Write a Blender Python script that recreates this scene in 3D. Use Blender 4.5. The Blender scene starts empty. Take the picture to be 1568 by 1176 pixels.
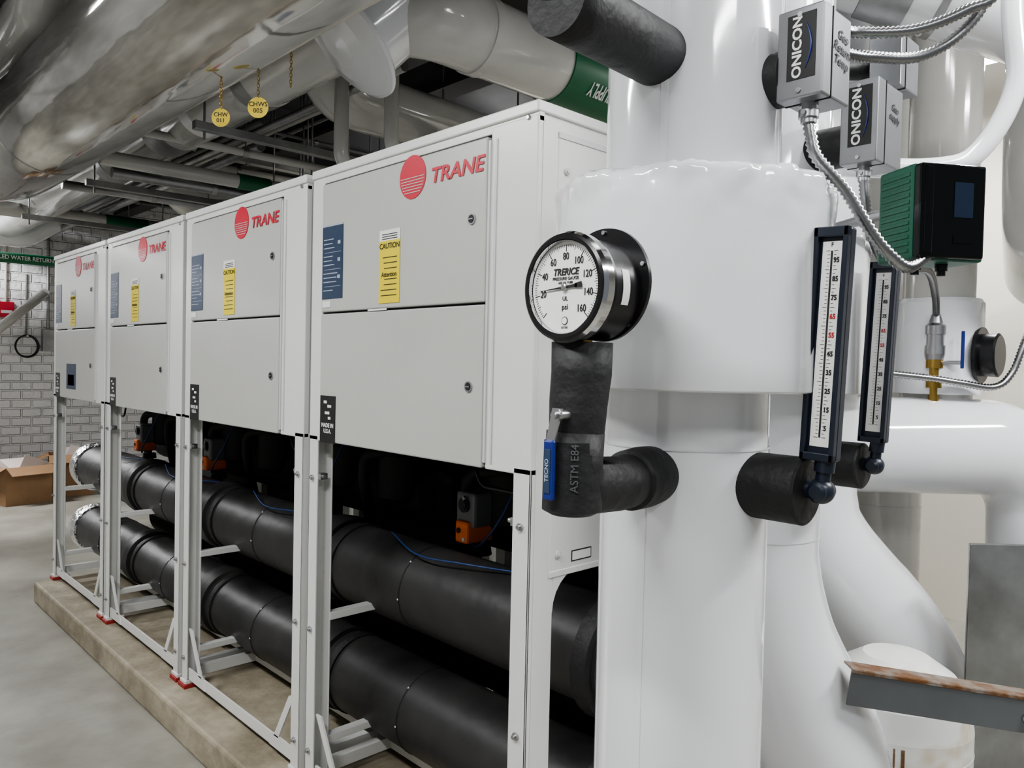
import bpy, bmesh, math, random
from mathutils import Vector, Matrix, noise
random.seed(4)
scene=bpy.context.scene
V=Vector
# ------------------------------------------------------------------ materials
def newmat(name, col, rough=.5, metal=0., coat=0., bump=0., bscale=20., var=0., vscale=4., col2=None, detail=4, emis=0., spec=None, stretch=None, lo=.32, hi=.68, bdist=.02):
    m=bpy.data.materials.new(name); m.use_nodes=True
    nt=m.node_tree; b=nt.nodes['Principled BSDF']
    b.inputs['Base Color'].default_value=(*col,1); b.inputs['Roughness'].default_value=rough
    b.inputs['Metallic'].default_value=metal; b.inputs['Coat Weight'].default_value=coat
    b.inputs['Coat Roughness'].default_value=.05
    if spec is not None: b.inputs['Specular IOR Level'].default_value=spec
    if emis: 
        b.inputs['Emission Color'].default_value=(*col,1); b.inputs['Emission Strength'].default_value=emis
    tc=nt.nodes.new('ShaderNodeTexCoord'); src=tc.outputs['Object']
    if stretch:
        mp=nt.nodes.new('ShaderNodeMapping'); mp.inputs['Scale'].default_value=stretch
        nt.links.new(src,mp.inputs['Vector']); src=mp.outputs['Vector']
    if var or col2:
        n=nt.nodes.new('ShaderNodeTexNoise'); n.inputs['Scale'].default_value=vscale; n.inputs['Detail'].default_value=detail; n.inputs['Roughness'].default_value=.6
        r=nt.nodes.new('ShaderNodeValToRGB'); r.color_ramp.elements[0].position=lo; r.color_ramp.elements[1].position=hi
        c2=col2 if col2 else tuple(c*(1-var) for c in col)
        r.color_ramp.elements[0].color=(*c2,1); r.color_ramp.elements[1].color=(*col,1)
        nt.links.new(src,n.inputs['Vector']); nt.links.new(n.outputs['Fac'],r.inputs['Fac']); nt.links.new(r.outputs['Color'],b.inputs['Base Color'])
    if bump:
        n=nt.nodes.new('ShaderNodeTexNoise'); n.inputs['Scale'].default_value=bscale; n.inputs['Detail'].default_value=3
        bp=nt.nodes.new('ShaderNodeBump'); bp.inputs['Strength'].default_value=bump; bp.inputs['Distance'].default_value=bdist
        nt.links.new(src,n.inputs['Vector']); nt.links.new(n.outputs['Fac'],bp.inputs['Height']); nt.links.new(bp.outputs['Normal'],b.inputs['Normal'])
    return m
M={}
M['jacket']=newmat('white_pvc_jacket',(.745,.755,.775),.10,coat=.6,bump=.09,bscale=4)
M['jacket2']=newmat('white_pvc_jacket_old',(.63,.625,.595),.13,coat=.5,bump=.16,bscale=4,var=.18,vscale=2)
M['silver']=newmat('grey_glossy_jacket',(.50,.49,.465),.09,metal=.75,coat=.5,bump=.35,bscale=2.4,col2=(.27,.262,.245),vscale=1.5,stretch=(2.6,.6,2.6),bdist=.02,lo=.4,hi=.6)  # dark streaks in the colour stand in for reflections of the room
M['stain']=newmat('white_jacket_rust_stained',(.72,.72,.70),.3,col2=(.46,.34,.16),vscale=3.0,bump=.1,bscale=5,lo=.34,hi=.47)
M['seam']=newmat('jacket_seam',(.56,.56,.56),.35)
M['paint']=newmat('cabinet_paint',(.465,.467,.445),.34,var=.03,vscale=2,bump=.02,bscale=60)
M['frame']=newmat('frame_paint',(.665,.67,.65),.30,bump=.02,bscale=40)
M['gap']=newmat('dark_gap',(.02,.02,.02),.8)
M['foam']=newmat('black_foam_insulation',(.012,.012,.013),.6,bump=.22,bscale=35,var=.25,vscale=7)
M['foamgrey']=newmat('black_header_insulation',(.016,.0155,.016),.45,bump=.2,bscale=9,col2=(.032,.031,.030),vscale=5,detail=8)
M['blk']=newmat('black_plastic',(.008,.008,.009),.3)
M['void']=newmat('black_machine_paint',(.005,.005,.005),.7)
M['navy']=newmat('dark_case_paint',(.011,.016,.028),.35)
M['steel']=newmat('brushed_steel',(.45,.45,.46),.33,metal=1,bump=.03,bscale=50)
M['chrome']=newmat('polished_steel',(.62,.62,.63),.12,metal=1)
M['galv']=newmat('galvanized_steel',(.40,.405,.41),.38,metal=.85,var=.3,vscale=9)
M['flexm']=newmat('flex_conduit_steel',(.32,.32,.325),.3,metal=1)
M['boxgrey']=newmat('enclosure_grey',(.25,.255,.265),.36,metal=.6,var=.15,vscale=8)
M['foil']=newmat('aluminium_foil',(.75,.75,.75),.25,metal=1,bump=1,bscale=28)
M['brass']=newmat('brass',(.42,.28,.085),.3,metal=1)
M['tag']=newmat('brass_tag',(.55,.42,.06),.38,metal=.5,var=.2,vscale=60)
M['red']=newmat('red_print',(.52,.022,.045),.45)
M['blue']=newmat('label_blue',(.024,.045,.09),.4)
M['hblue']=newmat('blue_handle',(.008,.022,.17),.35)
M['yel']=newmat('label_yellow',(.70,.57,.03),.5)
M['white']=newmat('print_white',(.74,.74,.72),.5)
M['faint']=newmat('print_pale_blue',(.36,.40,.46),.5)
M['ink']=newmat('print_black',(.012,.012,.012),.6)
M['inkred']=newmat('print_red',(.42,.02,.02),.6)
M['orange']=newmat('orange_actuator',(.90,.20,.03),.5)
M['redpad']=newmat('red_isolator',(.30,.025,.02),.6)
M['green']=newmat('green_case',(.008,.085,.048),.42,bump=.05,bscale=80)
M['glabel']=newmat('green_pipe_label',(.006,.13,.055),.4)
M['glass']=newmat('dark_glossy_cover',(.003,.004,.004),.07,spec=.35)
M['screen']=newmat('lcd_screen',(.012,.022,.045),.12)
M['floor']=newmat('concrete_floor_mat',(.335,.325,.285),.34,col2=(.20,.19,.16),vscale=2.4,bump=.08,bscale=8,detail=14,lo=.3,hi=.62)
M['pad']=newmat('pad_concrete',(.40,.355,.27),.7,col2=(.19,.16,.11),vscale=5,bump=.4,bscale=16,detail=14)
M['wall']=newmat('painted_masonry',(.86,.86,.87),.5,col2=(.60,.58,.57),vscale=2.6,detail=10,lo=.26,hi=.40)
# rough painted block / rubble courses on the far wall
nt=M['wall'].node_tree; b=nt.nodes['Principled BSDF']; tc=[n for n in nt.nodes if n.type=='TEX_COORD'][0]
mp=nt.nodes.new('ShaderNodeMapping'); mp.inputs['Rotation'].default_value=(math.radians(90),0,0)
br=nt.nodes.new('ShaderNodeTexBrick'); br.inputs['Scale'].default_value=2.6; br.inputs['Mortar Size'].default_value=.03; br.inputs['Mortar Smooth'].default_value=.6
br.inputs['Color1'].default_value=(1,1,1,1); br.inputs['Color2'].default_value=(.8,.8,.8,1); br.inputs['Mortar'].default_value=(0,0,0,1)
nz=nt.nodes.new('ShaderNodeTexNoise'); nz.inputs['Scale'].default_value=7; nz.inputs['Detail'].default_value=8
mx=nt.nodes.new('ShaderNodeMath'); mx.operation='MULTIPLY_ADD'; mx.inputs[1].default_value=.8
bp=nt.nodes.new('ShaderNodeBump'); bp.inputs['Strength'].default_value=.9; bp.inputs['Distance'].default_value=.05
nt.links.new(tc.outputs['Object'],mp.inputs['Vector']); nt.links.new(mp.outputs['Vector'],br.inputs['Vector']); nt.links.new(tc.outputs['Object'],nz.inputs['Vector'])
nt.links.new(br.outputs['Color'],mx.inputs[0]); nt.links.new(nz.outputs['Fac'],mx.inputs[2]); nt.links.new(mx.outputs[0],bp.inputs['Height']); nt.links.new(bp.outputs['Normal'],b.inputs['Normal'])
M['wall2']=newmat('painted_wall_beige',(.60,.57,.50),.6,bump=.1,bscale=6)
M['ceil']=newmat('ceiling_dark',(.05,.05,.05),.8,col2=(.025,.025,.025),vscale=2)
M['beam']=newmat('steel_beam_dark',(.05,.05,.052),.6)
M['conduit']=newmat('grey_conduit_paint',(.22,.22,.22),.4,metal=.3)
M['rust']=newmat('rusty_steel',(.27,.25,.22),.5,metal=.4,col2=(.16,.075,.03),vscale=16,bump=.2,bscale=40,lo=.4,hi=.62)
M['grey']=newmat('grey_paint',(.13,.14,.145),.45,metal=.3,var=.15,vscale=5)
M['dgrey']=newmat('dark_grey_plastic',(.15,.155,.16),.45)
M['plate']=newmat('mottled_steel_plate',(.36,.37,.37),.28,metal=.8,col2=(.22,.22,.21),vscale=5,bump=.05,bscale=4)
M['card']=newmat('cardboard',(.30,.18,.095),.8,var=.15,vscale=6)
M['paper']=newmat('paper',(.60,.52,.48),.7)
M['lamp']=newmat('lamp_tube',(1,.99,.97),.5,emis=18)
M['bluecable']=newmat('blue_cable',(.008,.035,.13),.4)

# ------------------------------------------------------------------ builder
def frames(pts):
    pts=[V(p) for p in pts]; n=len(pts); T=[]
    for i in range(n):
        a=pts[max(0,i-1)]; b=pts[min(n-1,i+1)]; T.append((b-a).normalized())
    t=T[0]; ref=V((0,0,1)) if abs(t.z)<.9 else V((1,0,0))
    u=t.cross(ref).normalized(); out=[]
    for i in range(n):
        u=(u-T[i]*u.dot(T[i])).normalized(); out.append((pts[i],u,T[i].cross(u)))
    return out
def fillet(pts,rad,n=10):
    pts=[V(p) for p in pts]; out=[pts[0]]
    for i in range(1,len(pts)-1):
        p=pts[i]; a=(pts[i-1]-p); b=(pts[i+1]-p)
        la,lb=a.length,b.length; a.normalize(); b.normalize()
        ang=a.angle(b)
        if ang>math.pi-.02: out.append(p); continue
        d=min(rad/math.tan(ang/2),la*.49,lb*.49); r=d*math.tan(ang/2)
        bis=(a+b).normalized(); c=p+bis*(r/math.sin(ang/2))
        s=p+a*d-c; e=p+b*d-c; tot=s.angle(e); ax=s.cross(e).normalized()
        for k in range(n+1): out.append(c+Matrix.Rotation(tot*k/n,3,ax)@s)
    out.append(pts[-1]); return out
def catmull(pts,step=.01):
    pts=[V(p) for p in pts]; P=[pts[0]*2-pts[1]]+pts+[pts[-1]*2-pts[-2]]; dense=[]
    for i in range(1,len(P)-2):
        p0,p1,p2,p3=P[i-1:i+3]
        for k in range(20):
            t=k/20
            dense.append(.5*((2*p1)+(p2-p0)*t+(2*p0-5*p1+4*p2-p3)*t*t+(3*p1-p0-3*p2+p3)*t**3))
    dense.append(pts[-1]); out=[dense[0]]; acc=0
    for a,b in zip(dense,dense[1:]):
        L=(b-a).length
        while L>0 and acc+L>=step:
            f=(step-acc)/L; a=a.lerp(b,f); out.append(a.copy()); L=(b-a).length; acc=0
        acc+=L
    return out
class MB:
    def __init__(s): s.bm=bmesh.new(); s.mats=[]
    def mi(s,k):
        if k not in s.mats: s.mats.append(k)
        return s.mats.index(k)
    def face(s,vs,mat,smooth=False):
        try: f=s.bm.faces.new(vs)
        except ValueError: return
        f.material_index=s.mi(mat); f.smooth=smooth
    def box(s,c,d,mat,bev=0,rot=None):
        t=bmesh.new(); bmesh.ops.create_cube(t,size=1)
        for v in t.verts: v.co=V((v.co.x*d[0],v.co.y*d[1],v.co.z*d[2]))
        if bev: bmesh.ops.bevel(t,geom=t.edges[:],offset=bev,segments=2,affect='EDGES',profile=.5)
        Mx=rot.to_4x4() if rot else Matrix()
        mp={v:s.bm.verts.new((Mx@v.co)+V(c)) for v in t.verts}
        for f in t.faces: s.face([mp[v] for v in f.verts],mat)
        t.free()
    def bb(s,a,b,mat,bev=0):
        a=V(a); b=V(b); s.box((a+b)/2,[abs(x) for x in (b-a)],mat,bev)
    def tube(s,pts,r,mat,seg=24,caps=True):
        fr=frames(pts); n=len(fr); rs=r if isinstance(r,(list,tuple)) else [r]*n; rings=[]
        for (p,u,w),rr in zip(fr,rs):
            rings.append([s.bm.verts.new(p+u*math.cos(2*math.pi*k/seg)*rr+w*math.sin(2*math.pi*k/seg)*rr) for k in range(seg)])
        for A,B in zip(rings,rings[1:]):
            for k in range(seg): s.face([A[k],A[(k+1)%seg],B[(k+1)%seg],B[k]],mat,True)
        if caps: s.face(rings[0][::-1],mat); s.face(rings[-1],mat)
    def cyl(s,a,b,r,mat,seg=24): s.lathe(a,V(b)-V(a),[(0,r),(1,r)],mat,seg,norm=False)
    def lathe(s,o,d,prof,mat,seg=32,norm=True,caps=True):
        o=V(o); d=V(d)
        t=d.normalized(); ref=V((0,0,1)) if abs(t.z)<.9 else V((1,0,0))
        u=t.cross(ref).normalized(); w=t.cross(u); dd=t if norm else d
        def ring(z,r): return [s.bm.verts.new(o+dd*z+u*math.cos(2*math.pi*k/seg)*r+w*math.sin(2*math.pi*k/seg)*r) for k in range(seg)]
        for (z0,r0),(z1,r1) in zip(prof,prof[1:]):
            A=ring(z0,max(r0,1e-5)); B=ring(z1,max(r1,1e-5))
            for k in range(seg): s.face([A[k],B[k],B[(k+1)%seg],A[(k+1)%seg]],mat,True)
        if caps:
            if prof[0][1]>1e-4: s.face(ring(*prof[0]),mat)
            if prof[-1][1]>1e-4: s.face(ring(*prof[-1])[::-1],mat)
    def collar(s,c,z0,z1,R,rin,mat,seg=160,amp=.006):
        # jacketed drum with a slightly crumpled upper shoulder
        zs=[(z0,rin),(z0,R-.004),(z0+.002,R-.001),(z0+.004,R)]
        H=z1-z0
        for i in range(1,26): zs.append((z0+.004+(H-.020)*(i/25)**.6,R))
        zs+=[(z1-.011,R-.002),(z1-.006,R-.006),(z1-.003,R-.013),(z1,R-.03),(z1,rin)]
        rings=[]
        for (z,r) in zs:
            f=max(0,(z-(z1-.10))/.10)**1.4
            ring=[]
            for k in range(seg):
                a=2*math.pi*k/seg
                nn=noise.noise(V((math.cos(a)*4,math.sin(a)*4,z*22)))+.6*noise.noise(V((math.cos(a)*15,math.sin(a)*15,z*40)))
                dr=amp*f*nn if r>rin+.01 else 0
                ring.append(s.bm.verts.new(V((c[0]+(r+dr)*math.cos(a),c[1]+(r+dr)*math.sin(a),z+(dr*.5 if z<z1-.001 else dr*.8)))))
            rings.append(ring)
        for i,(A,B) in enumerate(zip(rings,rings[1:])):
            for k in range(seg): s.face([A[k],A[(k+1)%seg],B[(k+1)%seg],B[k]],mat,i>0)
    def prism(s,poly,ext,mat):
        e=V(ext); A=[s.bm.verts.new(V(p)) for p in poly]; B=[s.bm.verts.new(V(p)+e) for p in poly]; n=len(A)
        s.face(A,mat); s.face(B[::-1],mat)
        for k in range(n): s.face([A[k],B[k],B[(k+1)%n],A[(k+1)%n]],mat)
    def sphere(s,c,r,mat,sc=(1,1,1)):
        t=bmesh.new(); bmesh.ops.create_uvsphere(t,u_segments=20,v_segments=12,radius=r)
        mp={v:s.bm.verts.new(V((v.co.x*sc[0],v.co.y*sc[1],v.co.z*sc[2]))+V(c)) for v in t.verts}
        for f in t.faces: s.face([mp[v] for v in f.verts],mat,True)
        t.free()
    def obj(s,name,parent=None):
        bmesh.ops.recalc_face_normals(s.bm,faces=s.bm.faces[:])
        me=bpy.data.meshes.new(name); s.bm.to_mesh(me); s.bm.free()
        for k in s.mats: me.materials.append(M[k])
        o=bpy.data.objects.new(name,me); bpy.context.collection.objects.link(o)
        if parent: o.parent=parent
        return o
def basis(n):
    n=V(n).normalized(); r=V((0,0,1)).cross(n).normalized(); u=n.cross(r)
    return Matrix((r,u,n)).transposed()
FX=basis((-1,0,0)); FY=basis((0,-1,0))
def text(parent,name,body,size,loc,B,mat,al='CENTER',off=0.,sx=1.,spin=0,shear=0,space=1.0):
    cu=bpy.data.curves.new(name,'FONT'); cu.body=body; cu.size=size; cu.align_x=al; cu.align_y='CENTER'
    cu.offset=off*size; cu.extrude=.0002; cu.shear=shear; cu.space_line=space; cu.resolution_u=3
    cu.materials.append(M[mat])
    o=bpy.data.objects.new(name,cu); bpy.context.collection.objects.link(o)
    mm=(B@Matrix.Rotation(spin,3,'Z')).to_4x4(); mm=Matrix.Translation(V(loc))@mm@Matrix.Diagonal((sx,1,1,1))
    o.matrix_world=mm
    if parent: o.parent=parent
    return o

# ------------------------------------------------------------------ room
def slab(name,a,b,mat):
    m=MB(); m.bb(a,b,mat); return m.obj(name)
slab('floor',(-3.5,-3,-.1),(5.2,9.7,0),'floor')
slab('wall_back',(-3.5,9.6,0),(5.2,9.75,3.5),'wall')
slab('wall_right',(5.05,-3,0),(5.2,9.6,3.5),'wall2')
slab('wall_left',(-3.65,-3,0),(-3.5,9.75,3.5),'wall')
slab('ceiling',(-3.65,-3,3.5),(5.2,9.75,3.6),'ceil')
m=MB()
for i in range(9):
    y=.2+i*1.15
    m.bb((-3.5,y-.05,3.28),(5.05,y+.05,3.30),'beam'); m.bb((-3.5,y-.008,3.3),(5.05,y+.008,3.5),'beam')
m.bb((2.82,-3,3.05),(2.98,9.6,3.08),'beam'); m.bb((2.89,-3,3.08),(2.91,9.6,3.28),'beam')
m.obj('ceiling_beam_1')  # dark steel joists under the ceiling with one girder across them
m=MB(); m.bb((1.1,.95,0),(2.35,5.16,.12),'pad',.012)
m.obj('concrete_pad')

# ------------------------------------------------------------------ chillers
DY=1.005
def chiller(k):
    y0=1.19+k*DY; W=.967; X0=1.2; X1=2.05; ZB=1.21; ZT=2.02; Z0=.12
    m=MB()
    m.bb((X0+.012,y0+.004,ZB),(X1,y0+W-.004,ZT-.004),'frame',.003)
    m.bb((X0-.004,y0-.002,ZT-.02),(X1+.01,y0+W+.002,ZT+.006),'frame',.004)
    m.bb((X0,y0,ZB-.005),(X0+.02,y0+.152,ZT-.025),'frame',.003)
    m.bb((X0,y0+.901,ZB-.005),(X0+.02,y0+W,ZT-.025),'frame',.003)
    m.bb((X0+.002,y0,ZT-.04),(X0+.02,y0+W,ZT-.018),'frame',.002)
    m.bb((X0+.008,y0+.15,ZB),(X0+.014,y0+.903,ZT-.04),'gap')
    d0,d1=y0+.157,y0+.896
    m.bb((X0-.008,d0,1.594),(X0+.012,d1,1.974),'paint',.004)
    m.bb((X0-.008,d0,1.207),(X0+.012,d1,1.588),'paint',.004)
    m.bb((X0-.003,y0+.128,ZB+.01),(X0+.002,y0+.134,1.965),'seam')
    m.bb((X0-.0045,y0+.149,ZB+.01),(X0,y0+.156,1.965),'seam')
    for z in (1.79,1.395):
        m.lathe((X0-.007,d0+.048,z),(-1,0,0),[(0,.013),(.005,.013),(.005,.010),(.003,.010)],'steel',20)
        m.lathe((X0-.0105,d0+.048,z),(-1,0,0),[(0,.009),(.0025,.009)],'ink',16)
        m.bb((X0-.0145,d0+.040,z-.0015),(X0-.012,d0+.056,z+.0015),'steel')
    m.lathe((X0-.001,y0+.03,1.992),(-1,0,0),[(0,.006),(.004,.004)],'steel',10)
    for (a,b) in ((0,.055),(W-.05,W)):
        m.bb((X0,y0+a,Z0+.03),(X0+.006,y0+b,ZB+.01),'frame',.002)
        ya=y0+a if a==0 else y0+b-.006
        m.bb((X0,ya,Z0+.03),(X0+.055,ya+.006,ZB+.01),'frame',.002)
        m.bb((X0+.049,y0+a,Z0+.03),(X0+.055,y0+b,ZB+.01),'frame',.002)
        m.bb((X1-.055,y0+a,Z0+.03),(X1,y0+b,ZB+.01),'frame',.002)
        yb=y0+(a+b)/2
        m.bb((X0-.006,y0+a-.004,Z0+.016),(X0+.075,y0+b+.004,Z0+.03),'frame',.002)
        m.bb((X0-.012,yb-.035,Z0),(X0+.08,yb+.035,Z0+.016),'redpad',.002)
        m.bb((X1-.07,yb-.035,Z0),(X1+.01,yb+.035,Z0+.03),'redpad',.002)
        for z in (.24,1.09,.62):
            m.lathe((X0,yb,z),(-1,0,0),[(0,.009),(.006,.009),(.006,.005),(.012,.005)],'steel',6)
        ys=y0+b if a==0 else y0+a
        m.bb((X0+.004,ys-.012,1.085),(X0+.03,ys+.012,1.105),'steel',.002)
        m.lathe((X0+.015,ys-.02,1.095),(0,1,0),[(0,.006),(.045,.006)],'galv',8)
    m.bb((X0+.012,y0+.05,Z0+.032),(X0+.018,y0+W-.05,Z0+.075),'frame',.001)
    m.bb((X0+.012,y0+.05,Z0+.032),(X0+.05,y0+W-.05,Z0+.037),'frame',.001)
    m.bb((X0+.3,y0+.0,Z0+.032),(X0+.34,y0+W,Z0+.06),'frame',.001)
    m.bb((X1-.05,y0+.05,Z0+.032),(X1-.01,y0+W-.05,Z0+.075),'frame',.001)
    for a in (.015,W-.02):
        m.bb((X0+.05,y0+a-.015,Z0+.032),(X1-.05,y0+a+.015,Z0+.07),'frame',.001)
    for (a,s) in ((.055,1),(W-.05,-1)):
        y=y0+a
        m.prism([(X0+.008,y,.36),(X0+.008,y+s*.03,.36),(X0+.008,y+s*.13,.195),(X0+.008,y+s*.10,.195)],(.006,0,0),'frame')
        m.prism([(X0+.008,y,.20),(X0+.008,y,.155),(X0+.008,y+s*.16,.155),(X0+.008,y+s*.14,.20)],(.006,0,0),'frame')
    for z in (.655,.27):
        a=W-.04
        m.bb((X0+.05,y0+a-.015,z-.012),(X0+.22,y0+a+.015,z+.012),'frame',.002)
    # dark back sheet added to darken the interior, floor tray, vessels (all black)
    m.bb((X1-.02,y0+.02,Z0+.04),(X1-.012,y0+W-.02,ZB),'void')
    m.bb((X0+.36,y0+.03,Z0+.034),(X1-.06,y0+W-.03,Z0+.04),'void')
    m.bb((X0+.03,y0+.02,ZB-.006),(X1-.02,y0+W-.02,ZB-.001),'void')
    m.lathe((1.84,y0+.06,.93),(0,1,0),[(0,.07),(.03,.12),(.8,.12),(.83,.07)],'void',32)
    m.lathe((1.84,y0+.06,.45),(0,1,0),[(0,.07),(.03,.13),(.8,.13),(.83,.07)],'void',32)
    for yy in (.22,.62):
        m.lathe((1.74,y0+yy,.92),(0,0,1),[(0,.07),(.02,.095),(.2,.095),(.25,.05)],'void',28)
        m.tube(fillet([(1.66,y0+yy+.08,.80),(1.62,y0+yy+.08,1.0),(1.62,y0+yy+.08,1.1),(1.7,y0+yy-.1,1.12)],.05,6),.022,'void',12)
    m.tube(fillet([(1.34,y0+.12,1.2),(1.34,y0+.15,1.13),(1.34,y0+.32,1.13),(1.34,y0+.36,1.2)],.04,6),.005,'blk',8)
    if k==0:
        for i in range(7):
            m.tube([(1.42+.02*i,y0+.12+.05*math.cos(t*math.pi/8),1.19-.05*math.sin(t*math.pi/8)) for t in range(9)],.009,'conduit',10)
    # valve with orange actuator
    ya=y0+.66
    m.lathe((1.64,ya,.84),(0,0,1),[(0,.04),(.03,.035),(.03,.015),(.06,.015)],'void',16)
    m.bb((1.575,ya-.045,.935),(1.67,ya+.045,1.045),'dgrey',.010)
    m.bb((1.560,ya-.030,.885),(1.67,ya+.030,.955),'orange',.008)
    m.lathe((1.575,ya,1.005),(-1,0,0),[(0,.024),(.008,.024),(.008,.016),(.012,.016)],'blk',18)
    m.lathe((1.565,ya-.01,1.028),(-1,0,0),[(0,.008),(.006,.006)],'steel',12)
    m.lathe((1.560,ya+.01,.925),(-1,0,0),[(0,.009),(.004,.009)],'blk',12)
    m.box((1.558,ya-.015,.900),(.004,.010,.010),'white')
    m.tube(catmull([(1.60,ya,.885),(1.58,ya-.05,.88),(1.56,ya-.12,.92),(1.58,ya-.17,1.0),(1.62,ya-.19,1.1),(1.66,ya-.2,1.2)],.02),.004,'bluecable',8)
    m.tube(catmull([(1.50,y0+.30,.875),(1.44,y0+.5,.872),(1.42,y0+.7,.865),(1.46,y0+.9,.90)],.02),.0028,'bluecable',8)
    o=m.obj('chiller_unit' if k==0 else 'chiller_unit.%03d'%k)
    # labels
    xs=X0-.0085
    l=MB()
    ly=y0+.443; lz=1.926
    l.lathe((xs,ly,lz),(-1,0,0),[(0,.056),(.0012,.056)],'red',48)
    for i in range(6):
        z=lz-.002-i*.0075; w=math.sqrt(max(0,.054**2-(z-lz)**2))*.92
        l.bb((xs-.0022,ly-w,z-.0011),(xs-.001,ly+w,z+.0011),'paint')
    def lab(a,b,z0,z1,mat): l.bb((xs-.0012,y0+a,z0),(xs,y0+b,z1),mat)
    lab(.775,.888,1.632,1.845,'blue'); lab(.775,.888,1.845,1.850,'faint')
    lab(.493,.588,1.607,1.774,'yel'); lab(.493,.588,1.774,1.803,'white')
    lab(.803,.888,1.205,1.345,'ink')
    lab(.55,.64,1.5885,1.5935,'white')
    lab(.84,.885,1.607,1.626,'white')
    if k==3: lab(.48,.66,1.26,1.40,'blue'); lab(.51,.63,1.28,1.34,'faint')
    def mark(a,b,z0,z1,mat): l.bb((xs-.0018,y0+a,z0),(xs-.0005,y0+b,z1),mat)
    for i in range(13):
        z=1.805-i*.0125
        if i%4==3: mark(.785,.875,z,z+.0012,'faint'); continue
        mark(.880-random.uniform(.045,.08),.880,z,z+.0028,'faint')
    for i in range(3): mark(.788,.802,1.79-i*.05,1.80-i*.05,'faint')
    for i in range(8):
        if i==3: continue
        z=1.728-i*.0145 
        mark(.505,.505+random.uniform(.055,.075),z,z+.0022,'ink')
    for i in range(3): mark(.505,.575,1.79-i*.006,1.792-i*.006,'ink')
    for (a,z,w) in ((.825,1.31,.03),(.850,1.322,.025),(.835,1.29,.036),(.828,1.275,.02)):
        mark(a,a+w*.7,z,z+.008,'white')
    l.obj('labels',o)
    xt=xs-.0016
    text(o,'logo_text','TRANE',.052,(xt,y0+.268,1.914),FX,'red',off=.022,sx=1.22,shear=.18)
    text(o,'caution_text','CAUTION',.0205,(xt,y0+.540,1.759),FX,'ink',off=.02)
    text(o,'attention_text','Attention',.018,(xt,y0+.540,1.683),FX,'ink',off=.02)
    text(o,'origin_text','MADE IN\nU.S.A.',.017,(xt,y0+.845,1.248),FX,'white',off=.03)
    return o
ch=[chiller(k) for k in range(4)]
m=MB(); y=1.19
m.bb((1.262,y-.004,.975),(2.05,y+.002,1.965),'frame',.002)
m.bb((1.215,y-.002,.15),(1.275,y+.001,1.98),'frame')
m.bb((1.262,y-.006,1.955),(2.05,y+.001,1.968),'seam')
m.bb((1.262,y-.006,.97),(2.05,y+.003,.985),'frame',.002)
m.bb((1.98,y-.004,.15),(2.05,y+.002,.98),'frame',.002)
for xc,s in ((1.275,1),(1.98,-1)):
    pts=[(xc,y-.003,.98)]+[(xc+s*.09*(1-math.sin(a*math.pi/12)),y-.003,.98-.09*(1-math.cos(a*math.pi/12))) for a in range(7)]
    m.prism(pts,(0,.004,0),'frame')
for (x,z) in ((1.29,1.885),(1.29,1.30),(1.29,1.02)):
    m.lathe((x,y-.004,z),(0,-1,0),[(0,.009),(.004,.009),(.004,.005),(.007,.005)],'seam',14)
m.bb((1.335,y-.0048,.997),(1.405,y-.004,1.023),'ink'); m.bb((1.338,y-.0054,1.0),(1.402,y-.004,1.020),'white')
m.obj('end_panel',ch[0])

# ------------------------------------------------------------------ black header pipes
def header(z,name):
    m=MB(); X=1.52; r=.135; ys,ye=1.13,5.42
    m.lathe((X,ys,z),(0,1,0),[(0,r*.6),(.02,r),(ye-ys,r)],'foamgrey',40)
    for k in range(4):
        y0=1.19+k*DY
        m.lathe((X,y0+.74,z),(0,1,0),[(0,r+.0),(.001,r+.002),(.006,r+.002),(.007,r)],'foam',40)
        if k:
            m.lathe((X,y0+.20,z),(0,1,0),[(0,r),(.004,r+.014),(.055,r+.018),(.11,r+.014),(.114,r)],'foamgrey',40)
            m.lathe((X,y0+.13,z),(0,1,0),[(0,r),(.002,r+.006),(.03,r+.006),(.032,r)],'foam',40)
        for q in range(2):
            a=2.3+q*.9
            m.sphere((X+math.cos(a)*(r+.001),y0+.742+.002*q,z+math.sin(a)*(r+.001)),.0035,'white',(1,.6,1))
    m.lathe((X,ys+.03,z),(0,1,0),[(0,r+.0),(.004,r+.02),(.05,r+.02),(.054,r)],'foam',40)
    m.lathe((X,ye,z),(0,1,0),[(0,r+.01),(.05,r+.02),(.12,r+.01),(.20,r*.9),(.24,r*.5)],'foil',32)
    for k in range(4):
        y0=1.19+k*DY
        m.bb((X-.02,y0+.02,z-r-.005 if z>.5 else .12),(X+.02,y0+.05,z-r+.02),'frame')
    return m.obj(name)
header(.73,'insulated_header_pipe'); header(.335,'insulated_header_pipe.001')

# ------------------------------------------------------------------ columns
def ringseam(m,c,z,r,mat='seam',h=.004):
    m.lathe((c[0],c[1],z),(0,0,1),[(0,r),(.0006,r+.0012),(h,r+.0012),(h+.0006,r)],mat,72,caps=False)
c1=(1.152,.767)
m=MB()
m.lathe((*c1,0),(0,0,1),[(0,.143),(1.32,.143)],'jacket',96)
m.lathe((*c1,1.32),(0,0,1),[(0,.1415),(.12,.1415)],'jacket',96)
ringseam(m,c1,1.318,.143,h=.002)
m.lathe((*c1,1.75),(0,0,1),[(0,.147),(.70,.147)],'jacket',96)
R=.2325
m.collar(c1,1.415,1.757,R,.14,'jacket',amp=.010)
for a,rr,z0,z1 in ((math.radians(188),.143,0,1.32),(math.radians(196),.147,1.76,2.4)):
    B=Matrix.Rotation(a,3,'Z')
    m.box(V((c1[0],c1[1],(z0+z1)/2))+B@V((rr,0,0)),(.002,.012,z1-z0),'jacket',.0008,rot=B)
m.lathe((*c1,0),(0,0,1),[(0,.17),(.012,.17),(.012,.145)],'steel',48)
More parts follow.
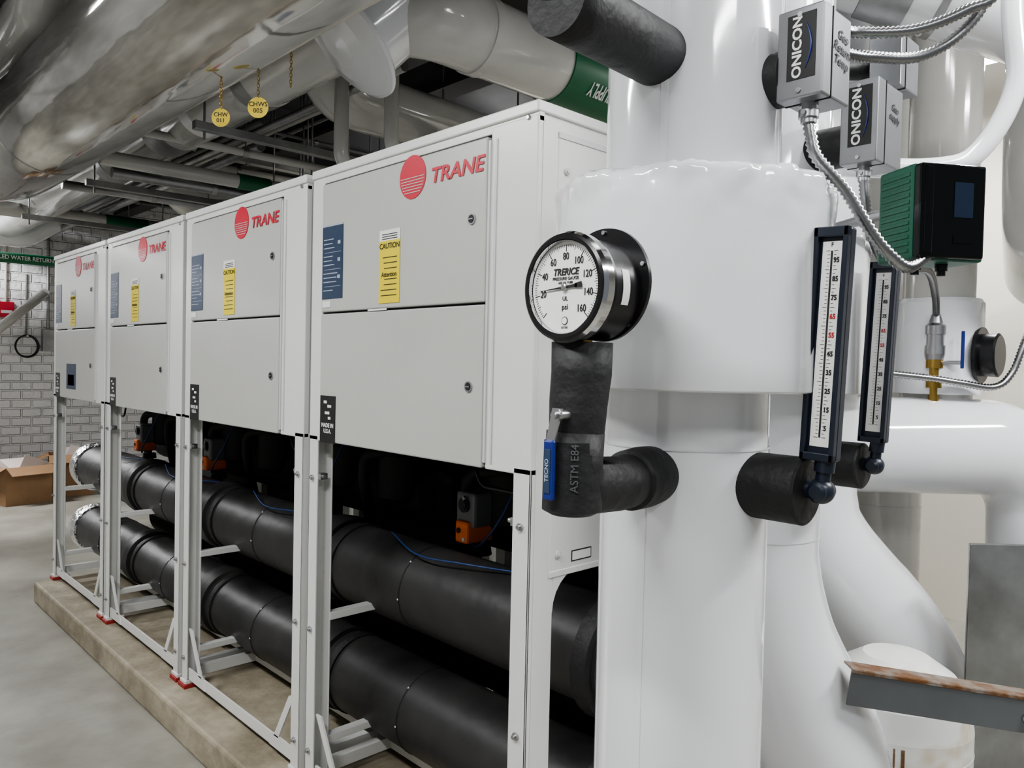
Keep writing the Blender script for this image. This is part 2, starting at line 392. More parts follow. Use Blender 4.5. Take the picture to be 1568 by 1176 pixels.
m.obj('insulated_riser_pipe')

c2=(1.715,.93)
m=MB()
pts=[(c2[0],c2[1],3.5),(c2[0],c2[1],1.7),(c2[0],c2[1],1.10)]+[tuple(p) for p in catmull([(c2[0],c2[1],1.02),(1.722,.922,.92),(1.745,.902,.80),(1.785,.862,.67),(1.822,.822,.55),(1.842,.800,.40),(1.85,.79,.25)],.03)]+[(1.85,.79,0)]
rs=[.1405]*3+[.1405+.022*min(1,i/14) for i in range(len(pts)-3)]
m.tube(pts,rs,'jacket',64)
m.collar(c2,1.40,1.753,.23,.14,'jacket')
ringseam(m,c2,1.06,.1405,h=.002)
m.obj('insulated_riser_pipe.001')
c3=(2.5,1.19)
m=MB()
P=catmull([(2.5,1.19,1.05),(2.505,1.18,.95),(2.535,1.145,.85),(2.60,1.075,.72),(2.68,.99,.58),(2.75,.93,.42),(2.77,.91,.25)],.03)
pts=[(2.5,1.19,3.5),(2.5,1.19,1.8),(2.5,1.19,1.12)]+P+[(2.77,.91,0)]
rs=[.165]*3+[.165+.03*min(1,i/14) for i in range(len(pts)-3)]
m.tube(pts,rs,'jacket',56)
ringseam(m,c3,1.1,.165)
m.collar(c3,1.40,1.753,.255,.16,'jacket',seg=96)
m.obj('insulated_riser_pipe.002')
m=MB(); c4=(3.12,.99)
m.lathe((*c4,1.28),(0,0,1),[(0,.12),(2.22,.12)],'jacket2',48)
m.lathe((*c4,1.377),(0,0,1),[(0,.1),(0,.15),(.33,.15),(.345,.14),(.35,.11)],'jacket',64)
m.lathe((3.12,.85,1.52),(0,-1,0),[(0,.10),(.012,.10),(.012,.075),(.06,.078),(.066,.07)],'blk',40)
m.obj('insulated_riser_pipe.003')
m=MB()
m.lathe((3.42,1.30,0),(0,0,1),[(0,.17),(3.5,.17)],'jacket2',48)
ringseam(m,(3.42,1.30),.9,.17)
m.obj('insulated_riser_pipe.004')
m=MB()
pts=fillet([(2.55,1.75,1.19),(2.78,1.215,1.19),(2.97,1.03,1.19),(3.31,.69,1.19),(3.33,.67,0)],.30,12)
m.tube(pts,.173,'jacket',56)
m.lathe((3.325,.675,.78),(0,0,1),[(0,.173),(.001,.1745),(.005,.1745),(.006,.173)],'seam',56,caps=False)
m.obj('insulated_elbow_pipe')
m=MB()
m.tube(fillet([(2.82,.57,3.5),(2.82,.57,1.99),(3.6,.75,1.86),(4.9,.9,1.86)],.28,12),.15,'jacket2',48)
m.obj('insulated_drop_pipe')
m=MB()
a=V((2.05,1.25,2.75)); b=V((2.62,.45,2.36))
m.tube([a,b],.115,'jacket',40)
d=(b-a).normalized()
m.lathe(a+d*.42,d,[(0,.115),(.002,.122),(.13,.122),(.132,.115)],'galv',40)
m.lathe(a+d*.62,d,[(0,.115),(.002,.119),(.02,.119),(.022,.115)],'galv',40)
m.lathe(b,d,[(-.01,.115),(.05,.14),(.3,.14),(.32,.1)],'jacket2',40)
m.cyl(a+d*.2,a+d*.2+V((0,0,.8)),.006,'galv',8)
m.obj('insulated_branch_pipe')
m=MB()
m.tube(catmull([(2.20,.56,3.5),(2.203,.557,2.8),(2.205,.557,2.372),(2.208,.544,2.164),(2.144,.60,2.001),(2.063,.676,1.955),(1.86,.85,1.95)],.02),.025,'jacket',20)
m.obj('branch_pipe')
m=MB(); cc=(2.11,.74)
m.lathe((*cc,0),(0,0,1),[(0,.18),(.56,.18),(.63,.17),(.68,.14),(.72,.08),(.73,.0)],'stain',56)
ringseam(m,cc,.50,.18)
for a,w in ((206,.008),(200,.004)):
    B=Matrix.Rotation(math.radians(a),3,'Z')
    m.box(V((*cc,.3))+B@V((.1805,0,0)),(.001,w,.5),'rust',rot=B)
m.obj('capped_floor_pipe')

# ------------------------------------------------------------------ pressure gauge
g=bpy.data.objects.new('pressure_gauge',None); bpy.context.collection.objects.link(g)
gc=V((.757,.692,1.553))
m=MB()
m.lathe(gc,(1,0,0),[(-.004,.0605),(-.010,.0625),(-.0105,.067),(-.008,.0705)],'blk',72,caps=False)
m.lathe(gc,(1,0,0),[(-.008,.0705),(-.002,.0735),(.010,.0735),(.013,.070)],'chrome',72,caps=False)
m.lathe(gc,(1,0,0),[(.008,.0705),(.016,.072),(.020,.068),(.073,.068)],'blk',72)
m.lathe(gc,(1,0,0),[(-.009,.0612),(-.004,.060)],'chrome',64,caps=False)
fc=gc+V((.073,-.001,.009))
m.lathe(fc,(1,0,0),[(0,.078),(.006,.078)],'blk',72)
for a in (20,90,160,230,310):
    a=math.radians(a)
    m.lathe(fc+V((0,math.cos(a)*.072,math.sin(a)*.072)),(-1,0,0),[(0,.003),(.003,.003)],'steel',12)
m.lathe(gc,(1,0,0),[(-.002,.0605),(-.0015,.0605)],'white',64)
def dirg(v):
    a=math.radians(225-270*v/160); return V((0,-math.cos(a),math.sin(a)))
for i in range(81):
    d=dirg(i*2); L=.009 if i%10==0 else (.006 if i%5==0 else .0035); w=.0011 if i%10==0 else .0006
    s=V((1,0,0)).cross(d)*w/2
    o=gc+V((-.0024,0,0)); r1=.056; r0=r1-L
    m.prism([o+d*r0+s,o+d*r1+s,o+d*r1-s,o+d*r0-s],(.0003,0,0),'ink')
d=dirg(24); s=V((1,0,0)).cross(d)
o=gc+V((-.0045,0,0))
m.prism([o-d*.022+s*.0022,o-d*.022-s*.0022,o-s*.0016,o+d*.05,o+s*.0016],(.0006,0,0),'ink')
m.prism([o-d*.030+s*.004,o-d*.030-s*.004,o-d*.018-s*.003,o-d*.018+s*.003],(.0006,0,0),'ink')
m.lathe(o,(-1,0,0),[(-.001,.0045),(.002,.0045),(.003,.003)],'steel',16)
m.lathe(gc+V((-.0024,0,-.044)),(-1,0,0),[(0,.0055),(.0003,.0055)],'ink',20)
m.lathe(gc+V((-.0028,0,-.044)),(-1,0,0),[(0,.0045),(.0003,.0045)],'white',20)
for q in range(-4,5):
    aa=q*.075
    n=V((0,-math.cos(aa),math.sin(aa)))
    c=gc+V((.040,0,0))+n*.0685
    Rm=Matrix((V((1,0,0)),n.cross(V((1,0,0))),n)).transposed()
    m.box(c,(.014,.0054,.0006),'white',rot=Rm)
m.cyl(gc+V((.043,.008,-.06)),gc+V((.043,.008,-.085)),.014,'brass',16)
m.obj('gauge_body',g)
xt=gc.x-.0026
for v in range(20,161,20):
    d=dirg(v); p=gc+d*.0405; text(g,'dial_%d'%v,str(v),.0135,(xt,p.y,p.z),FX,'ink',off=.012,sx=.8)
text(g,'dial_title','TRERICE',.0125,(xt,gc.y,gc.z+.020),FX,'ink',off=.03,sx=.95,shear=.2)
text(g,'dial_sub','PRESSURE GAUGE',.0058,(xt,gc.y,gc.z+.0115),FX,'ink',off=.01)
text(g,'dial_sub2','AISI 316 TUBE',.0042,(xt,gc.y,gc.z+.006),FX,'ink',off=.01)
text(g,'dial_unit','psi',.010,(xt,gc.y,gc.z-.026),FX,'ink',off=.01)
text(g,'dial_mark','UL',.008,(xt,gc.y,gc.z-.015),FX,'ink',off=.01)
text(g,'dial_foot','LISTED',.004,(xt,gc.y,gc.z-.053),FX,'ink')

# insulated siphon leg below the gauge
m=MB()
P=[(.800,.700,1.482),(.800,.700,1.44),(.795,.700,1.40),(.793,.700,1.36),(.793,.702,1.335)]
m.tube(P,[.042,.0415,.040,.038,.037],'foam',40)
m.tube(fillet([(.793,.702,1.36),(.790,.703,1.285),(.90,.712,1.278),(1.04,.745,1.278)],.03,8),.040,'foam',40)
m.lathe((.790,.703,1.248),(0,0,1),[(0,.030),(.006,.041),(.10,.040)],'foam',40)
m.lathe((.935,.721,1.278),V((1,.2,0)),[(0,.040),(.004,.046),(.05,.048),(.09,.046)],'foam',40)
m.cyl((.76,.688,1.385),(.740,.688,1.385),.007,'steel',12)
m.lathe((.744,.688,1.385),(-1,0,0),[(0,.009),(.006,.009),(.006,.005),(.012,.005)],'steel',6)
m.prism([(.739,.678,1.394),(.739,.696,1.394),(.739,.706,1.350),(.739,.693,1.345)],(.002,0,0),'steel')
m.bb((.735,.690,1.272),(.743,.707,1.352),'hblue',.003)
m.bb((.7335,.693,1.282),(.7352,.704,1.340),'blue',.0003)
o=m.obj('insulated_gauge_branch')
text(o,'handle_text','TECNO',.009,(.7332,.6985,1.312),FX,'faint',spin=math.pi/2,off=.01)
nn=V((-.70,-.71,0)).normalized()
text(o,'insulation_text','ASTM E84',.015,V((.790,.703,1.315))+nn*.0425,basis(nn),'grey',spin=math.pi/2)
# upper insulated stub
m=MB()
m.tube([(.775,.715,3.3),(.775,.715,2.0),(.775,.715,1.94)],.046,'foam',40)
m.tube([(.743,.711,1.930),(.80,.718,1.933),(.90,.730,1.938),(1.05,.748,1.945)],[.047,.047,.047,.048],'foam',40)
m.obj('insulated_vent_branch')

# ------------------------------------------------------------------ thermometers
def thermo(name,X,Y,zk,zb,zt,w,stubY,rs):
    t=bpy.data.objects.new(name,None); bpy.context.collection.objects.link(t)
    m=MB()
    m.lathe((X,stubY,zk-.004),(0,-1,0),[(0,rs),(stubY-Y-.025,rs),(stubY-Y-.022,rs*.92)],'foam',40)
    m.lathe((X,Y+.03,zk),(0,-1,0),[(0,.014),(.02,.014),(.02,.019),(.035,.019),(.04,.014)],'navy',28)
    m.sphere((X,Y,zk),.020,'navy')
    m.lathe((X-.022,Y,zk),(1,0,0),[(0,.010),(.004,.015),(.04,.015),(.044,.010)],'navy',24)
    m.lathe((X,Y,zk),(0,-.1,1),[(0,.012),(.03,.011),(.03,.015),(zb-zk,.015)],'navy',20)
    rot=Matrix.Rotation(math.radians(2.2),3,'X')
    L=zt-zb; c=V((X-.004,Y-.004,(zb+zt)/2))
    def bx(o,d,mat,bev=0): m.box(c+rot@V(o),d,mat,bev,rot=rot)
    bx((.006,0,0),(.022,w,L),'navy',.004)
    e=.0075
    bx((-.009,w/2-e/2,0),(.012,e,L),'navy',.0015); bx((-.009,-w/2+e/2,0),(.012,e,L),'navy',.0015)
    bx((-.009,0,L/2-e),(.012,w,2*e),'navy',.0015); bx((-.009,0,-L/2+e*.8),(.012,w,2*e*.8),'navy',.0015)
    bx((-.0055,0,0),(.001,w*.56,L*.88),'white')
    bx((-.0065,-.0,0),(.001,.0026,L*.80),'gap')
    for i in range(51):
        z=-L*.40+L*.80*i/50; ww=.006 if i%5==0 else .0035
        bx((-.0062,(.003+ww/2),z),(.0006,ww,.0006),'ink')
        bx((-.0062,-(.003+ww/2),z),(.0006,ww,.0006),'ink')
    m.obj('case',t)
    for i,n in enumerate((5,15,25,35,45,55,65,75,85,95)):
        z=-L*.36+L*.76*i/9.5
        p=c+rot@V((-.0068,-.0075,z)); text(t,'scale_%d'%n,str(n),.0105,p,FX@Matrix.Rotation(math.radians(-2.2),3,'Z'),'inkred' if i in (5,6) else 'ink',off=.03,sx=.85)
    p=c+rot@V((-.0066,.0,L*.425)); text(t,'scale_unit','F',.009,p,FX,'ink')
    return t
thermo('pipe_thermometer',1.152,.520,1.268,1.315,1.665,.052,.66,.053)
thermo('pipe_thermometer.001',1.715,.660,1.250,1.300,1.685,.055,.83,.050)

# ------------------------------------------------------------------ sensor boxes
def sensor(name,X0,X1,Y0,Y1,Z0,Z1,sx,stubY,rs,handw):
    m=MB()
    m.bb((X0,Y0,Z0),(X1,Y1,Z1),'boxgrey',.003)
    xm=X0+(X1-X0)*.30
    m.bb((xm,Y0-.0015,Z0-.002),(xm+.002,Y1+.001,Z1+.002),'gap')
    m.bb((X0-.0015,Y0-.0015,Z0-.0015),(xm-.001,Y1+.001,Z1+.0015),'boxgrey',.003)
    h=Z1-Z0
    m.bb((X0-.0025,Y0+.010,Z0+h*.20),(X0-.001,Y1-.016,Z0+h*.93),'ink')
    for z in (Z0+.01,Z1-.01):
        m.lathe((X0-.001,(Y0+Y1)/2,z),(-1,0,0),[(0,.004),(.003,.004)],'steel',10)
    m.lathe((sx,stubY,(Z0+Z1)/2-.02),(0,-1,0),[(0,rs),(stubY-Y1+.001,rs)],'foam',36)
    m.lathe((sx,Y1+.012,(Z0+Z1)/2-.02),(0,-1,0),[(0,.02),(.014,.02)],'steel',20)
    cx,cy=X0+.035,(Y0+Y1)/2
    m.lathe((cx,cy,Z0),(0,0,-1),[(0,.014),(.006,.014),(.006,.011),(.012,.011),(.012,.0155),(.024,.0155),(.024,.012),(.032,.012)],'steel',18)
    m.cyl((cx-.02,cy,Z0-.018),(cx+.02,cy,Z0-.018),.004,'steel',10)
    o=m.obj(name)
    s=MB(); zc=Z0+h*.56; yc=(Y0+Y1)/2
    pts=[(X0-.003,yc-.010*math.sin(math.pi*i/16)*.9-.010,zc-h*.26+h*.52*i/16) for i in range(17)]
    s.tube(pts,[.0004+.0014*math.sin(math.pi*i/16) for i in range(17)],'hblue',6)
    s.obj('swoosh',o)
    text(o,'label_text','ONICON',.021*h/.14,(X0-.003,yc+.003,zc),FX,'white',spin=math.pi/2,off=.03,sx=1.12)
    text(o,'handwriting',handw,.020,(X0+(X1-X0)*.66,Y0-.0014,Z1-.055),FY,'ink',spin=math.radians(-6),shear=.2,sx=1.0,off=.015)
    return o
sensor('flow_sensor_box',1.129,1.226,.529,.600,1.866,2.000,1.165,.66,.043,'Geo\nReturn\nTemp')
sensor('flow_sensor_box.001',1.602,1.735,.634,.707,1.878,2.043,1.69,.82,.045,'Geo\nsupply')
m=MB()
m.bb((1.84,.68,2.10),(1.95,.75,2.22),'boxgrey',.003); m.bb((1.868,.6785,2.098),(1.87,.752,2.222),'gap')
m.cyl((1.88,.72,2.1),(1.88,.72,2.05),.013,'steel',14)
m.cyl((1.90,.74,2.16),(1.78,.86,2.16),.02,'foam',16)
m.obj('junction_box')

def flex(name,pts,r,mat='flexm',step=.0042):
    P=catmull(pts,step); m=MB()
    m.tube(P,[r if (i//1)%2 else r*.72 for i in range(len(P))],mat,14)
    return m.obj(name)
flex('flexible_conduit',[(1.164,.5645,1.84),(1.166,.560,1.81),(1.172,.552,1.78),(1.205,.522,1.733),(1.235,.495,1.673),(1.262,.475,1.636),(1.30,.460,1.618),(1.35,.45,1.64)],.0105)
flex('flexible_conduit.001',[(1.637,.6705,1.85),(1.645,.668,1.80),(1.68,.675,1.765),(1.87,.712,1.709),(2.2,.78,1.73),(2.55,.84,1.76),(2.85,.915,1.71),(2.987,.954,1.655)],.012)
flex('flexible_conduit.002',[(1.222,.565,1.99),(1.26,.567,2.01),(1.316,.561,2.02),(1.388,.493,2.027),(1.451,.434,2.062),(1.491,.397,2.102),(1.56,.36,2.3),(1.58,.36,2.7),(1.58,.36,3.5)],.010)
flex('flexible_conduit.003',[(1.222,.565,1.96),(1.27,.567,1.975),(1.345,.55,1.985),(1.44,.50,2.0),(1.50,.45,2.05),(1.54,.42,2.14),(1.62,.40,2.4),(1.64,.40,2.8),(1.64,.40,3.5)],.010)
flex('flexible_conduit.004',[(2.82,1.04,1.447),(2.93,.936,1.433),(2.99,.87,1.42),(3.08,.79,1.408),(3.13,.748,1.461),(3.17,.72,1.58),(3.3,.7,1.70),(3.5,.70,1.75)],.013,'flexm',.006)

m=MB(); c=(2.987,.954)
m.lathe((*c,1.33),(0,0,1),[(0,.018),(.07,.018),(.07,.028),(.10,.028),(.10,.02),(.14,.02),(.14,.03),(.17,.03)],'brass',8)
m.lathe((*c,1.50),(0,0,1),[(0,.03),(.02,.034),(.05,.034),(.05,.03),(.09,.03),(.09,.034),(.12,.034),(.13,.025),(.16,.018)],'steel',24)
m.bb((c[0]-.01,c[1]-.095,1.47),(c[0]+.0,c[1]-.085,1.60),'hblue',.002)
m.cyl((c[0],c[1]-.02,1.49),(c[0],c[1]-.09,1.49),.008,'steel',10)
m.obj('sensor_ball_valve')

# ------------------------------------------------------------------ display unit
n=V((-.552,-.834,0)); B=basis(n); c=V((1.380,.426,1.711))
m=MB()
def lb(o,d,mat,bev=0): m.box(c+B@V(o),d,mat,bev,rot=B)
lb((0,0,-.045),(.132,.155,.088),'green',.005)
lb((-.006,0,.006),(.118,.150,.018),'glass',.004)
lb((-.050,0,.012),(.016,.140,.010),'glass',.003)
lb((.012,.018,.0155),(.034,.056,.0015),'screen')
lb((.012,-.045,.0155),(.034,.012,.001),'glass')
for i in range(12):
    lb((-.0665,-.062+i*.0112,-.045),(.002,.006,.07),'green',.0008)
for s in (-1,1):
    m.lathe(c+B@V((-.058,s*.068,.008)),n,[(0,.004),(.004,.004)],'steel',10)
for s in (-.03,.02):
    m.lathe(c+B@V((s,-.0775,-.04)),(0,0,-1),[(0,.010),(.012,.010),(.012,.007),(.02,.007)],'blk',12)
m.tube([c+B@V((0,.03,-.085)),(1.62,.79,1.74)],.010,'galv',12)
m.obj('flow_meter_display')

# ------------------------------------------------------------------ rusty angle support and plate
m=MB()
a=V((1.72,.695,.795)); b=V((2.45,-.03,.66)); d=(b-a); L=d.length; t=d.normalized()
side=V((0,0,1)).cross(t).normalized()
if side.dot(V((1,1,0)))<0: side=-side
up=t.cross(side).normalized()
if up.z<0: up=-up
def beam(o0,w,h,mat):
    R=Matrix((t,side,t.cross(side))).transposed(); m.box(a+t*(L/2)+side*o0[0]+up*o0[1],(L,w,h),mat,.001,rot=R)
beam((.02,0),.05,.005,'rust'); beam((-.004,-.003),.004,.008,'rust'); beam((.0,-.04),.006,.08,'grey')
for s in (.38,.75):
    m.lathe(a+t*(L*s)-side*.004-up*.045,-side,[(0,.014),(.002,.014),(.002,.009),(.010,.009)],'steel',6)
m.cyl(b+up*-.02,(b.x,b.y,0),.02,'grey',12)
m.obj('rusty_angle_support')
m=MB()
R=basis((-.7,-.72,0))
m.box((2.68,.595,.475),(.32,.95,.012),'plate',.003,rot=R)
m.box(V((2.68,.595,.475))+R@V((0,0,-.02)),(.28,.91,.03),'grey',.003,rot=R)
m.obj('steel_panel')

# ------------------------------------------------------------------ overhead pipes
def pipe(name,pts,r,mat='jacket2',fil=None,seg=40,bands=(),hang=()):
    m=MB(); P=fillet(pts,fil or r*1.8,10) if len(pts)>2 else pts
    m.tube(P,r,mat,seg)
    for (o,d,w,bm_) in bands:
        m.lathe(o,d,[(0,r),(.002,r+.006),(w,r+.006),(w+.002,r)],bm_,seg,caps=False)
    for h in hang:
        m.cyl(h,(h[0],h[1],3.5),.006,'galv',8)
        m.lathe(h,(0,0,1),[(0,.02),(.02,.02)],'galv',10)
    return m.obj(name)
pipe('overhead_header_pipe',[(1.05,.3,2.66),(1.05,5.9,2.66),(-.9,5.9,2.66),(-3.5,5.9,2.66)],.27,'silver',.42,64,
     bands=[((1.05,y,2.66),(0,1,0),.006,'silver') for y in (1.2,4.6)],
     hang=[(1.05,1.5,2.92),(1.05,4.3,2.92),(-1.5,5.9,2.92)])
pipe('overhead_supply_pipe',[(1.6,9.5,2.68),(1.6,2.34,2.74),(5.0,2.34,2.74)],.148,'jacket2',.26,48,
     bands=[((1.6,3.3,2.735),(0,1,0),.10,'galv'),((1.6,3.9,2.73),(0,1,0),.10,'jacket'),((1.6,4.3,2.725),(0,1,0),.22,'galv'),((1.6,5.3,2.72),(0,1,0),.14,'galv'),
            ((1.98,2.34,2.74),(1,0,0),.05,'jacket2'),((2.42,2.34,2.74),(1,0,0),.75,'glabel')],
     hang=[(1.6,3.5,2.87),(1.6,6.5,2.87),(2.3,2.34,2.87),(4.0,2.34,2.87)])
bn=V((0,-.80,-.60)); BL=basis(bn)
o=bpy.data.objects['overhead_supply_pipe']
text(o,'flow_text','CHILLED WATER SUPPLY',.085,V((2.80,2.34,2.74))+bn*.1575,BL,'white',spin=math.pi,off=.02,sx=.55)
m=MB(); ax=V((.66,-.22,.72)).normalized()
m.lathe(V((1.50,2.50,2.61)),ax,[(-.035,0),(-.032,.08),(-.02,.16),(-.004,.222),(.006,.240),(.018,.243),(.028,.235),(.034,.19),(.8,.19)],'jacket',56)
m.obj('capped_branch_elbow',o)
pipe('overhead_branch_pipe',[(1.95,3.0,3.4),(1.95,3.5,2.80),(4.95,3.6,2.80)],.15,'jacket2',.25,hang=[(3.4,3.56,2.95)])
pipe('overhead_branch_pipe.001',[(2.17,6.0,3.5),(2.17,6.0,2.62),(4.9,6.0,2.62)],.12,'jacket2',.2)
pipe('overhead_branch_pipe.002',[(.93,4.2,3.5),(.93,4.2,3.12),(.93,9.5,3.12)],.12,'jacket2',.2,hang=[(.93,7,3.24)])
pipe('overhead_branch_pipe.003',[(-3.4,8.7,2.60),(1.75,8.7,2.60),(2.1,8.7,2.85),(2.1,8.7,3.5)],.13,'jacket',.2)
pipe('overhead_branch_pipe.004',[(2.45,2.9,2.35),(2.45,9.5,2.45)],.055,'jacket2',hang=[(2.45,4,2.38),(2.45,7,2.45)])
pipe('overhead_branch_pipe.005',[(1.25,4.5,2.50),(4.95,4.5,2.52)],.040,'jacket2',bands=[((2.0,4.5,2.506),(1,0,0),.2,'glabel')],hang=[(3,4.5,2.55)])
pipe('overhead_branch_pipe.006',[(-3.4,7.4,2.62),(4.9,7.4,2.62)],.06,'jacket2',bands=[((2.1,7.4,2.62),(1,0,0),.35,'glabel')],hang=[(3,7.4,2.66),(-1,7.4,2.66)])
pipe('overhead_branch_pipe.007',[(-3.4,8.1,2.30),(4.9,8.1,2.30)],.04,'conduit',bands=[((1.3,8.1,2.30),(1,0,0),.6,'glabel')],hang=[(3,8.1,2.3),(0,8.1,2.3)])
pipe('overhead_branch_pipe.008',[(2.05,1.5,3.0),(2.05,9.5,3.0)],.03,'galv',hang=[(2.05,4,3.0)])
pipe('overhead_branch_pipe.009',[(1.3,5.4,2.9),(4.95,5.4,2.9)],.035,'galv',hang=[(3,5.4,2.9)])
pipe('overhead_branch_pipe.010',[(2.7,2.9,2.62),(2.7,9.5,2.62)],.08,'jacket2',hang=[(2.7,5,2.65)])
pipe('overhead_branch_pipe.011',[(1.95,3.25,3.4),(1.95,3.25,2.35),(2.6,3.25,2.35),(4.9,3.25,2.35)],.035,'jacket2',.1)
pipe('overhead_branch_pipe.012',[(2.13,3.1,3.4),(2.13,3.1,2.45),(2.6,3.1,2.3),(4.9,3.1,2.3)],.035,'jacket2',.1)
m=MB(); random.seed(11)
for i in range(22):
    z=random.uniform(2.45,3.2); r=random.choice((.012,.016,.022,.03,.038)); mt=random.choice(('galv','conduit','jacket2','galv','galv'))
    if i%2:
        x=random.uniform(1.95,2.9); ya=random.uniform(2.8,5); m.tube([(x,ya,z),(x,9.55,z)],r,mt,12); m.cyl((x,ya+.2,z),(x,ya+.2,3.5),.005,'galv',6)
    else:
        yy=random.uniform(3.8,8.5); m.tube([(1.35,yy,z),(5.0,yy,z+.02)],r,mt,12); m.cyl((2.3,yy,z),(2.3,yy,3.5),.005,'galv',6)
        for q in (1.9,2.6): m.lathe((q,yy,z+.005),(1,0,0),[(0,r+.006),(.03,r+.006)],'galv',12)
for i in range(3):
    yy=3.6+i*1.7
    m.bb((1.4,yy,2.50),(2.9,yy+.04,2.54),'galv',.003)
    for x in (1.45,2.85): m.cyl((x,yy+.02,2.46),(x,yy+.02,3.5),.006,'galv',6)
m.obj('conduit_bundle')
o=bpy.data.objects['overhead_branch_pipe.007']
text(o,'flow_text','CHILLED WATER RETURN',.05,(1.6,8.053,2.30),FY,'white',off=.02,sx=.9)

# brass valve tags on chains
def chain(m,x,y,z0,z1):
    k=int((z1-z0)/.011)
    for i in range(k):
        z=z0+i*(z1-z0)/k; dd=V((.0045,0,0)) if i%2 else V((0,.0045,0))
        pts=[V((x,y,z))+dd*math.cos(t)+V((0,0,.0075*math.sin(t))) for t in [2*math.pi*j/8 for j in range(9)]]
        m.tube(pts,.0013,'brass',5,caps=False)
def tag(name,x,y,zt,ztag,r,txt):
    m=MB(); n=V((-.69,-.72,0)); Bt=basis(n)
    m.lathe((x,y,ztag),n,[(0,r),(.0015,r)],'tag',32)
    chain(m,x,y,ztag+r+.004,zt)
    o=m.obj(name)
    text(o,'tag_text',txt,r*.62,V((x,y,ztag))+n*.0022,Bt,'ink',off=.01)
tag('valve_tag',1.09,2.585,2.42,2.257,.031,'CHW\n011')
tag('valve_tag.001',1.18,2.498,2.47,2.293,.035,'CHWS\n005')
m=MB(); chain(m,1.262,2.43,2.372,2.54); m.obj('hanging_chain')

# ------------------------------------------------------------------ back wall items
m=MB()
m.bb((1.70,9.53,1.83),(1.84,9.60,1.99),'red',.006); m.bb((1.72,9.525,1.87),(1.82,9.53,1.90),'white')
m.cyl((1.77,9.58,1.99),(1.77,9.58,3.5),.012,'wall2',10)
m.obj('fire_alarm_pull_station')
m=MB()
for i in range(4):
    m.tube([(1.96+(.10+.004*i)*math.cos(t),9.565-.008*i,1.53+(.11+.003*i)*math.sin(t)) for t in [2*math.pi*j/24 for j in range(25)]],.006,'blk',8,caps=False)
m.cyl((1.96,9.6,1.64),(1.96,9.53,1.64),.012,'steel',8)
m.cyl((1.96,9.59,1.64),(1.96,9.59,2.3),.010,'conduit',8)
m.obj('hose_coil')
m=MB()
m.cyl((1.66,9.58,.25),(1.66,9.58,2.5),.014,'conduit',10); m.bb((1.61,9.54,.22),(1.72,9.6,.34),'galv',.004)
m.obj('wall_conduit')
m=MB()
m.tube([(1.3,9.35,1.35),(2.1,9.45,2.1)],.05,'jacket2',12)
m.tube([(2.1,9.45,2.1),(2.1,9.6,2.1)],.05,'jacket2',12)
m.tube([(1.3,9.35,1.35),(1.3,9.60,1.35)],.05,'jacket2',12)
m.obj('wall_drain_pipe')
def carton(name,x,y,sx,sy,sz,a):
    m=MB(); R=Matrix.Rotation(a,3,'Z'); c=V((x,y,0)); t=.006
    def q(o,d,mat='card',r=None): m.box(c+R@V(o),d,mat,rot=R@(r if r else Matrix.Identity(3)))
    q((0,0,t/2+.001),(sx,sy,t)); q((sx/2,0,sz/2),(t,sy,sz)); q((-sx/2,0,sz/2),(t,sy,sz)); q((0,sy/2,sz/2),(sx,t,sz)); q((0,-sy/2,sz/2),(sx,t,sz))
    for s in (-1,1):
        q((s*(sx/2+.06),0,sz-.03),(.14,sy,t),r=Matrix.Rotation(s*.5,3,'Y')); q((0,s*(sy/2+.06),sz-.03),(sx,.14,t),r=Matrix.Rotation(-s*.5,3,'X'))
    q((0,0,sz*.9),(sx*.7,sy*.8,.12),'paper',r=Matrix.Rotation(.3,3,'X')); q((.05,-.1,sz*.8),(sx*.6,.004,.3),'paper',r=Matrix.Rotation(.4,3,'Y'))
    m.obj(name)
carton('cardboard_box',1.75,8.75,.42,.34,.36,.25)
carton('cardboard_box.001',2.25,9.0,.40,.34,.42,-.2)
carton('cardboard_box.002',1.25,9.1,.36,.30,.30,.1)
m=MB(); m.bb((2.10,9.5,1.48),(2.22,9.6,1.72),'galv',.005); m.cyl((2.16,9.57,1.72),(2.16,9.57,3.5),.015,'galv',10); m.obj('electrical_box')

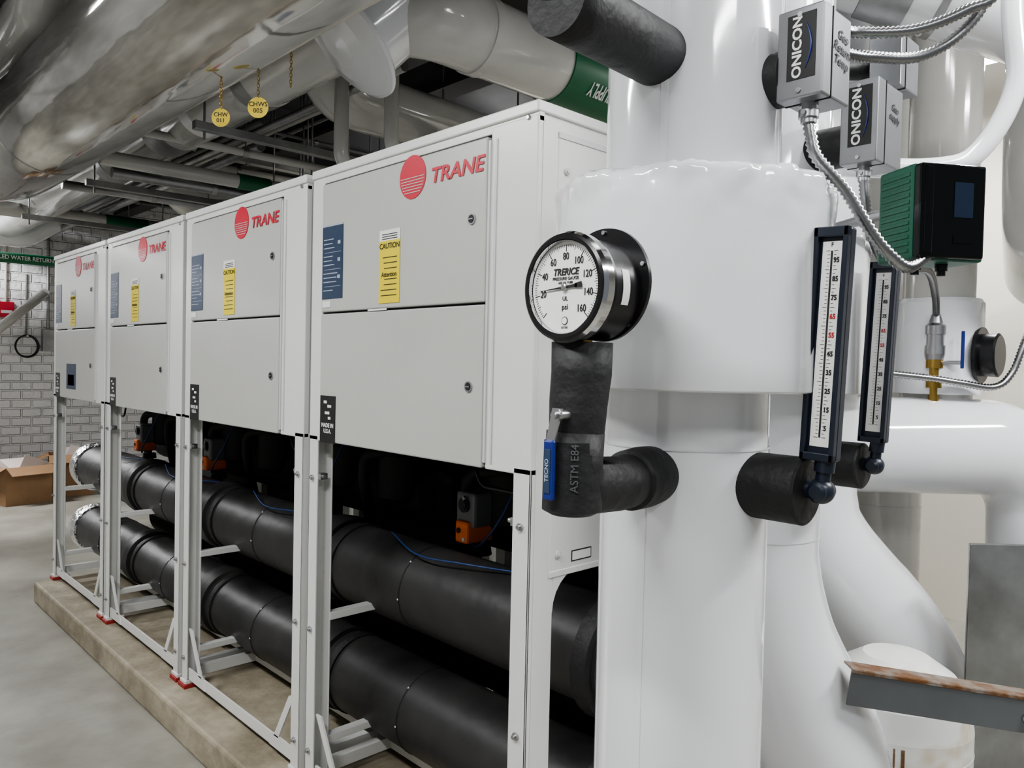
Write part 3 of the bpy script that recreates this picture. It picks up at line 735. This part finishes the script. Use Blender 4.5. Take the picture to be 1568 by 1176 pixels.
# ------------------------------------------------------------------ lights
def fixture(i,x,y,z,power,alongY=True,L=1.2):
    m=MB(); a,b=(.10,L/2) if alongY else (L/2,.10)
    m.bb((x-a,y-b,z),(x+a,y+b,z+.05),'white',.004)
    for s in (-.05,.05):
        if alongY: m.cyl((x+s,y-b+.03,z-.016),(x+s,y+b-.03,z-.016),.014,'lamp',12)
        else: m.cyl((x-a+.03,y+s,z-.016),(x+a-.03,y+s,z-.016),.014,'lamp',12)
    for s in (-.8,.8):
        if alongY: m.cyl((x,y+s*b,z+.05),(x,y+s*b,3.5),.004,'galv',6)
        else: m.cyl((x+s*a,y,z+.05),(x+s*a,y,3.5),.004,'galv',6)
    o=m.obj('fluorescent_light' if i==0 else 'fluorescent_light.%03d'%i)
    for up_ in (0,1):
        l=bpy.data.lights.new('lamp_%d_%d'%(i,up_),'AREA'); l.shape='RECTANGLE'; l.size=.2; l.size_y=L
        if not alongY: l.size=L; l.size_y=.2
        l.energy=power*(.35 if up_ else 1); l.color=(.985,.99,1)
        lo=bpy.data.objects.new('lamp_light_%d'%up_,l); lo.location=(x,y,z+.07 if up_ else z-.045)
        if up_: lo.rotation_euler=(math.pi,0,0)  # uplight added above the solid housing to brighten the ceiling
        bpy.context.collection.objects.link(lo); lo.parent=o
i=0
for (x,y,p,al) in ((-.6,.6,62,True),(-.6,3.0,60,True),(.2,8.5,190,False),(.3,-1.4,30,False),(2.6,-.9,85,False),(1.9,.1,22,True),(4.2,1.4,60,True),(4.3,5,40,True)):  # fixture nearest the back wall is an unseen addition to brighten that wall
    fixture(i,x,y,2.98 if (x,y)!=(1.9,.1) else 3.0,p,al); i+=1
w=bpy.data.worlds.new('world'); scene.world=w; w.use_nodes=True
w.node_tree.nodes['Background'].inputs[0].default_value=(.88,.94,1,1); w.node_tree.nodes['Background'].inputs[1].default_value=.25
try: scene.view_settings.look='AgX - Medium High Contrast'
except Exception: pass

# ------------------------------------------------------------------ camera
yaw=math.radians(43.7); pit=math.radians(-1.45); rho=.022
r0=V((math.cos(yaw),-math.sin(yaw),0)); fw=V((math.sin(yaw)*math.cos(pit),math.cos(yaw)*math.cos(pit),math.sin(pit)))
up0=r0.cross(fw); Rr=r0*math.cos(rho)+up0*math.sin(rho); Uu=up0*math.cos(rho)-r0*math.sin(rho)
cd=bpy.data.cameras.new('camera'); cd.sensor_width=36; cd.lens=36*1185/1568; cd.clip_start=.02
co=bpy.data.objects.new('camera',cd); bpy.context.collection.objects.link(co)
co.matrix_world=Matrix.Translation((0,0,1.45))@Matrix((Rr,Uu,-fw)).transposed().to_4x4()
scene.camera=co
